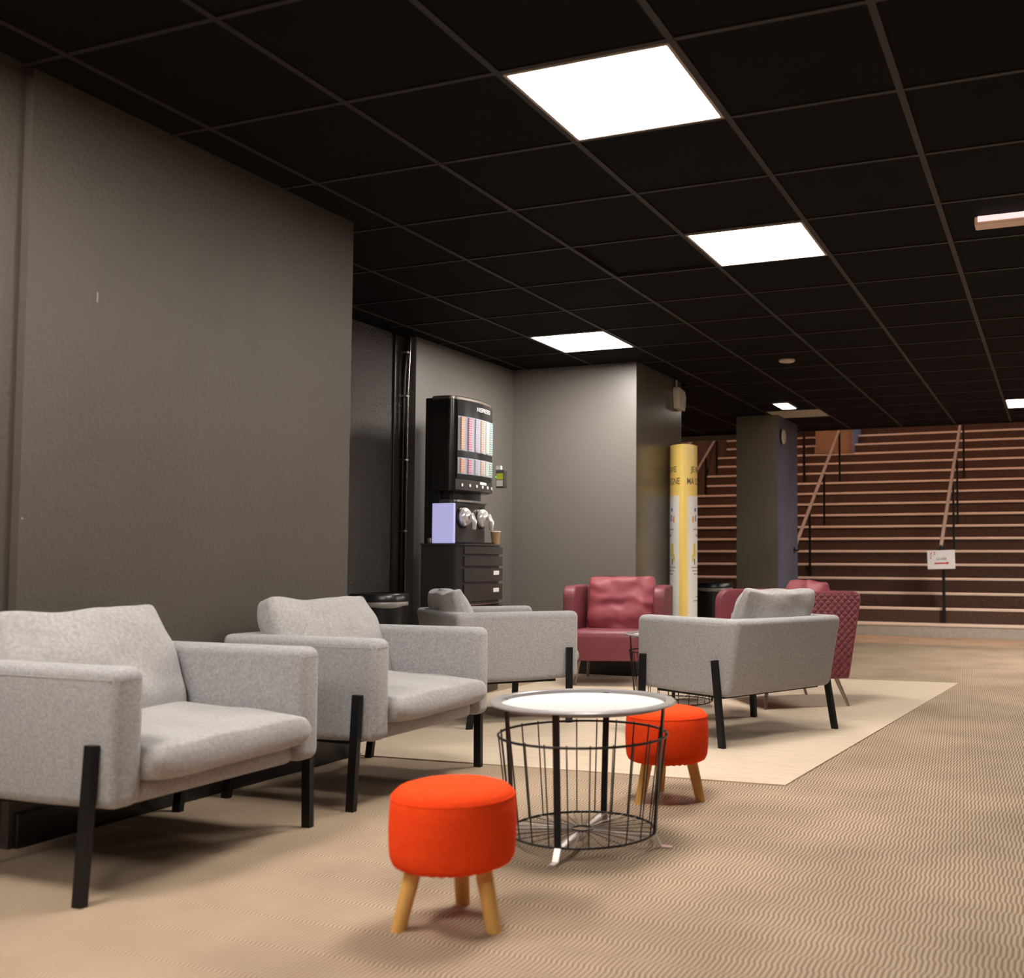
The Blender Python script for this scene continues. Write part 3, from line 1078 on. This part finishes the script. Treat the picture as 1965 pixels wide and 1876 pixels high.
tot = thing('display_totem', 'tall yellow and white lens-shaped display totem beside the charcoal column', 'display totem', (-2.962, 8.43, 0), math.radians(18.9))
pts = [peri(1, -TPH + 2 * TPH * k / 24) for k in range(25)] + [peri(-1, TPH - 2 * TPH * k / 24) for k in range(1, 24)]
obj('body', prism(pts, 'Z', 0.0, TH), M_yellow, tot, 50)


def wrap_rect(side, a0, a1, z0, z1, off, n=12):
    bm = bmesh.new()
    L, H2, L2, H3 = [], [], [], []
    for k in range(n + 1):
        ph = (a0 + (a1 - a0) * k / n) / TR
        p, q = peri(side, ph, off), peri(side, ph, 0.0)
        L.append(bm.verts.new((*p, z0)))
        H2.append(bm.verts.new((*p, z1)))
        L2.append(bm.verts.new((*q, z0)))
        H3.append(bm.verts.new((*q, z1)))
    for k in range(n):
        bm.faces.new((L[k], L[k + 1], H2[k + 1], H2[k]))
        bm.faces.new((L2[k], L2[k + 1], L[k + 1], L[k]))
        bm.faces.new((H2[k], H2[k + 1], H3[k + 1], H3[k]))
    bm.faces.new((L[0], H2[0], H3[0], L2[0]))
    bm.faces.new((L[n], H2[n], H3[n], L2[n]))
    return bm


def wrap_mesh(me, side, s0, z0, off):
    for v in me.vertices:
        ph = (s0 + v.co.x * side) / TR
        p = peri(side, ph, off)
        v.co = (p[0], p[1], z0 + v.co.y)
    return me


AE = TPH * TR
for side in (1, -1):
    obj('white_panel', wrap_rect(side, -AE + 0.045, AE - 0.045, 0.06, 1.452, 0.0012), M_white, tot, 60)
    for body, wd, hh, z in (('JE RÉSERVE', 0.335, 0.078, 1.675), ('MA CONSIGNE', 0.415, 0.056, 1.575)):
        me = wrap_mesh(text_mesh(body, wd, hh, bold=0.012), side, 0.0, z, 0.0016)
        me.materials.append(M_print)
        obj('lettering', me, None, tot)
    # small pictograms and caption lines on the white panel (arc position, height, size)
    for s_, z, w_, h_, m_ in ((-0.095, 1.335, 0.030, 0.030, M_inkblue), (-0.085, 1.265, 0.022, 0.055, M_inkblue), (-0.130, 1.255, 0.026, 0.05, M_inkorange),
                              (-0.110, 1.01, 0.036, 0.085, M_inkyellow), (-0.112, 0.955, 0.050, 0.022, M_inkyellow), (-0.108, 0.90, 0.012, 0.05, M_inkdark),
                              (-0.06, 1.12, 0.03, 0.02, M_inkblue), (-0.135, 0.925, 0.022, 0.05, M_inkyellow)):
        obj('pictogram', wrap_rect(side, s_ - w_ / 2, s_ + w_ / 2, z - h_ / 2, z + h_ / 2, 0.002, 4), m_, tot)
    for z, w_ in ((1.165, 0.25), (0.845, 0.30), (0.818, 0.28), (0.79, 0.24), (0.60, 0.15), (0.565, 0.24)):
        n_ = int(w_ / 0.03)
        for k in range(n_):
            s_ = -w_ / 2 + k * 0.03
            if s_ < 0.02:
                obj('caption_mark', wrap_rect(side, s_, s_ + 0.022, z, z + 0.011, 0.0016, 2), M_greyprint, tot)

# ------------------------------------------------------------------ wall devices
t = thing('emergency_light', 'cream emergency light box high on the charcoal column', 'wall light', (-3.09, 8.60, 2.23))
obj('housing', prism([(-0.075, 0.0), (0.085, -0.005), (0.095, 0.14), (0.08, 0.17), (-0.085, 0.19), (-0.095, 0.17)], 'X', 0.0, 0.055, 0.008, 2), M_cream, t)
obj('cover', prism([(-0.02, 0.02), (0.06, 0.018), (0.068, 0.13), (-0.03, 0.15)], 'X', 0.055, 0.068, 0.005, 2), M_whitetile, t)
obj('conduit', tube(bmesh.new(), [(0.02, -0.055, 0.18), (0.02, -0.055, CZ - 2.23)], 0.009, 8), M_cream, t, 60)
t = thing('wall_disc', 'round cream disc on the pillar side painted with blue light', 'wall disc', (-2.79, 11.18, 2.267))
bm = bmesh.new()
lathe(bm, [(0, 0.0), (0.085, 0.0), (0.085, 0.02), (0.075, 0.03), (0, 0.034)], 32)
o = obj('face', bm, M_cream, t, 40)
o.rotation_euler = (0, PI / 2, 0)
bm = bmesh.new()
lathe(bm, [(0.085, 0.0), (0.092, 0.0), (0.092, 0.018), (0.085, 0.02)], 32)
o = obj('rim', bm, M_base, t, 40)
o.rotation_euler = (0, PI / 2, 0)

# ------------------------------------------------------------------ staircase
SY0, SZ0, GO, RI = 13.05, 0.16, 0.29, 0.18
st = bpy.data.objects.new('stairs', None)
COL.objects.link(st)
struct(st, 'wide brown carpeted staircase with pale nosings')
NST = 21
for k in range(NST):
    y, z = SY0 + GO * k, SZ0 + RI * k
    zl = z - RI if k else 0.0
    s = obj('step', box(XL, XR, y + 0.012, y + GO + 0.03 if k < NST - 1 else 19.4, zl, z - 0.004), M_stone if k == 0 else M_stepcarpet, st)
    bm = bmesh.new()
    prism([(y, z - 0.030), (y, z - 0.006), (y + 0.005, z), (y + 0.055, z), (y + 0.055, z - 0.005), (y + 0.012, z - 0.005), (y + 0.012, z - 0.030)], 'X', XL, XR, bm=bm)
    obj('nosing', bm, M_nosing, s)

px = obj('wall_stair_pillar', box(-3.70, -3.10, 17.13, 18.3, 2.60, 6.6), M_brownwood)
struct(px, 'brown clad pillar with pale blue light painted on one side, standing on the stairs')
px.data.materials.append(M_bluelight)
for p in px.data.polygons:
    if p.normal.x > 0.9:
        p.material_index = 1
obj('plinth_board', box(-3.71, -3.085, 17.10, 17.13, 2.68, 2.80), M_brownwood, px)


def stair_z(y):
    return SZ0 + RI * math.floor((y - SY0) / GO + 1e-6)


def handrail(label, x, ylo, zlo, posts, yhi, sl=0.6207, r=0.024, px_=0.035, m=None, low_post=False):
    t = thing('handrail', label, 'handrail', (x, ylo, 0), 0, 'metal handrails on the stairs')

    def rz_(y):
        return zlo + sl * (y - ylo)
    obj('rail', tube(bmesh.new(), [(0, 0, zlo), (0, yhi - ylo, rz_(yhi))], r, 14), m or M_railmetal, t, 60)
    obj('end_cap', tube(bmesh.new(), [(0, 0.01, zlo + 0.006), (0, -0.02, zlo - 0.03), (0, -0.01, zlo - 0.085)], r * 1.15, 12), M_blackmetal, t, 60)
    for y in posts:
        zb = stair_z(y)
        o = obj('post', box(px_ - 0.014, px_ + 0.014, y - ylo - 0.014, y - ylo + 0.014, zb, rz_(y) + 0.0), M_blackmetal, t)
        obj('bracket', tube(bmesh.new(), [(px_, y - ylo, rz_(y) - 0.05), (0.0, y - ylo, rz_(y) - 0.02)], 0.009, 8), M_blackmetal, o, 60)
    return t


handrail('satin metal handrail beside the pillar with painted blue light', -3.165, 13.3, 1.05, (14.16, 15.13, 16.31), 17.0, px_=0.02)
hr = handrail('satin metal handrail in the middle of the stairs, carrying a paper sign', -1.31, 13.11, 1.085, (14.50, 15.12, 16.29), 17.0, px_=0.03)
obj('post', box(-0.004, 0.030, 0.155, 0.189, SZ0, 1.10), M_blackmetal, hr)
obj('wall_bracket', tube(bmesh.new(), [(0, 0, 0), (0.0, -0.02, 0.0)], 0.01, 8), M_blackmetal, hr, 60).location = (0.012, 0.12, 1.07)
t = thing('stair_pole', 'black vertical pole rising on the stairs just past the pillar', 'pole', (-3.72, 16.36, stair_z(16.36)))
obj('shaft', box(-0.017, 0.017, -0.017, 0.017, 0, 1.6), M_blackmetal, t)
obj('foot_plate', box(-0.04, 0.04, -0.04, 0.04, 0, 0.01), M_blackmetal, t)
t = thing('rail_bracket', 'black rail bracket sticking out of the pillar side', 'bracket', (-2.79, 11.75, 1.03))
obj('arm', tube(bmesh.new(), [(0, 0, 0), (0.05, 0, 0), (0.05, 0, 0.05)], 0.01, 8), M_blackmetal, t, 60)
obj('rose', box(0, 0.008, -0.03, 0.03, -0.03, 0.03, 0.003), M_blackmetal, t)

# wooden posts and rails at the left end of the stairs
for k, (x, yk, lab) in enumerate(((-5.345, 10, 'lowest'), (-5.345, 12, 'middle'), (-5.36, 14, 'highest'))):
    y = SY0 + GO * yk + 0.10
    p = obj('wooden_post', box(x - 0.06, x + 0.05, y, y + 0.16, SZ0 + RI * yk, 4.6), M_darkwood)
    tag(p, '%s of the three dark wooden posts at the wall end of the stairs' % lab, 'post', 'wooden posts on the stairs')
t = thing('handrail', 'thin metal handrail running past the wooden posts, above the totem', 'handrail', (-5.27, 15.6, 0), 0, 'metal handrails on the stairs')
obj('rail', tube(bmesh.new(), [(0, -0.8, 1.80), (0, 0.14, 2.40), (0, 1.8, 3.45)], 0.020, 12), M_railmetal, t, 60)
for yy in (0.5, 1.08):
    obj('post', box(-0.012, 0.012, yy - 0.012, yy + 0.012, stair_z(15.6 + yy), 2.315 + 0.63 * yy), M_blackmetal, t)
t = thing('handrail', 'thick warm-lit wall handrail above the yellow totem top', 'handrail', (XL + 0.06, 15.5, 0), 0, 'metal handrails on the stairs')
obj('rail', tube(bmesh.new(), [(0, -1.0, 2.10), (0, 0.25, 2.70), (0, 1.6, 3.43)], 0.034, 12), M_railmetal, t, 60)
obj('bracket', tube(bmesh.new(), [(-0.06, 0.2, 2.58), (-0.02, 0.2, 2.58), (0, 0.2, 2.66)], 0.012, 8), M_railmetal, t, 60)

# paper sign on the middle handrail
sg = thing('paper_sign', 'white paper sign with red arrow on the middle handrail', 'sign', (-1.300, 13.035, 0.932), 0)
sg.rotation_euler = (0, math.radians(-1.5), math.radians(4))
obj('sheet', box(-0.160, 0.160, -0.002, 0.001, -0.113, 0.113), M_paper, sg)
bm = prism([(-0.080, -0.054), (0.060, -0.052), (0.060, -0.064), (0.094, -0.043), (0.060, -0.022), (0.060, -0.036), (-0.080, -0.036)], 'Y', -0.004, -0.002)
obj('arrow', bm, M_red, sg)
me = text_mesh('La salle', 0.115, 0.032)
me.materials.append(M_inkdark)
o = obj('lettering', me, None, sg)
o.rotation_euler = (PI / 2, 0, 0)
o.location = (0.005, -0.0035, 0.012)
for (x, z, a, l) in ((-0.115, 0.075, -0.7, 0.042), (-0.075, 0.085, 0.8, 0.032), (-0.078, 0.062, 0.1, 0.020), (-0.122, 0.022, 0.5, 0.026), (-0.115, 0.048, -0.2, 0.018)):
    o = obj('leaf_mark', prism([(-l / 2, 0), (0, 0.008), (l / 2, 0), (0, -0.008)], 'Y', -0.004, -0.002), M_rose, sg)
    o.location = (x, 0, z)
    o.rotation_euler = (0, a, 0)

# unseen warm lamps added in the upper hall to light the stairs
for k, x in enumerate((-3.6, -1.2, 1.2)):
    t = thing('added_hall_lamp', 'unseen warm square ceiling lamp added high above the stairs outside the picture', 'ceiling lamp', (x, 13.3, 6.6), 0, 'unseen added warm lamps above the stairs')
    obj('housing', box(-0.45, 0.45, -0.25, 0.25, -0.05, 0.0), M_blackmetal, t)
    obj('diffuser', box(-0.42, 0.42, -0.22, 0.22, -0.06, -0.05), M_uplight, t)
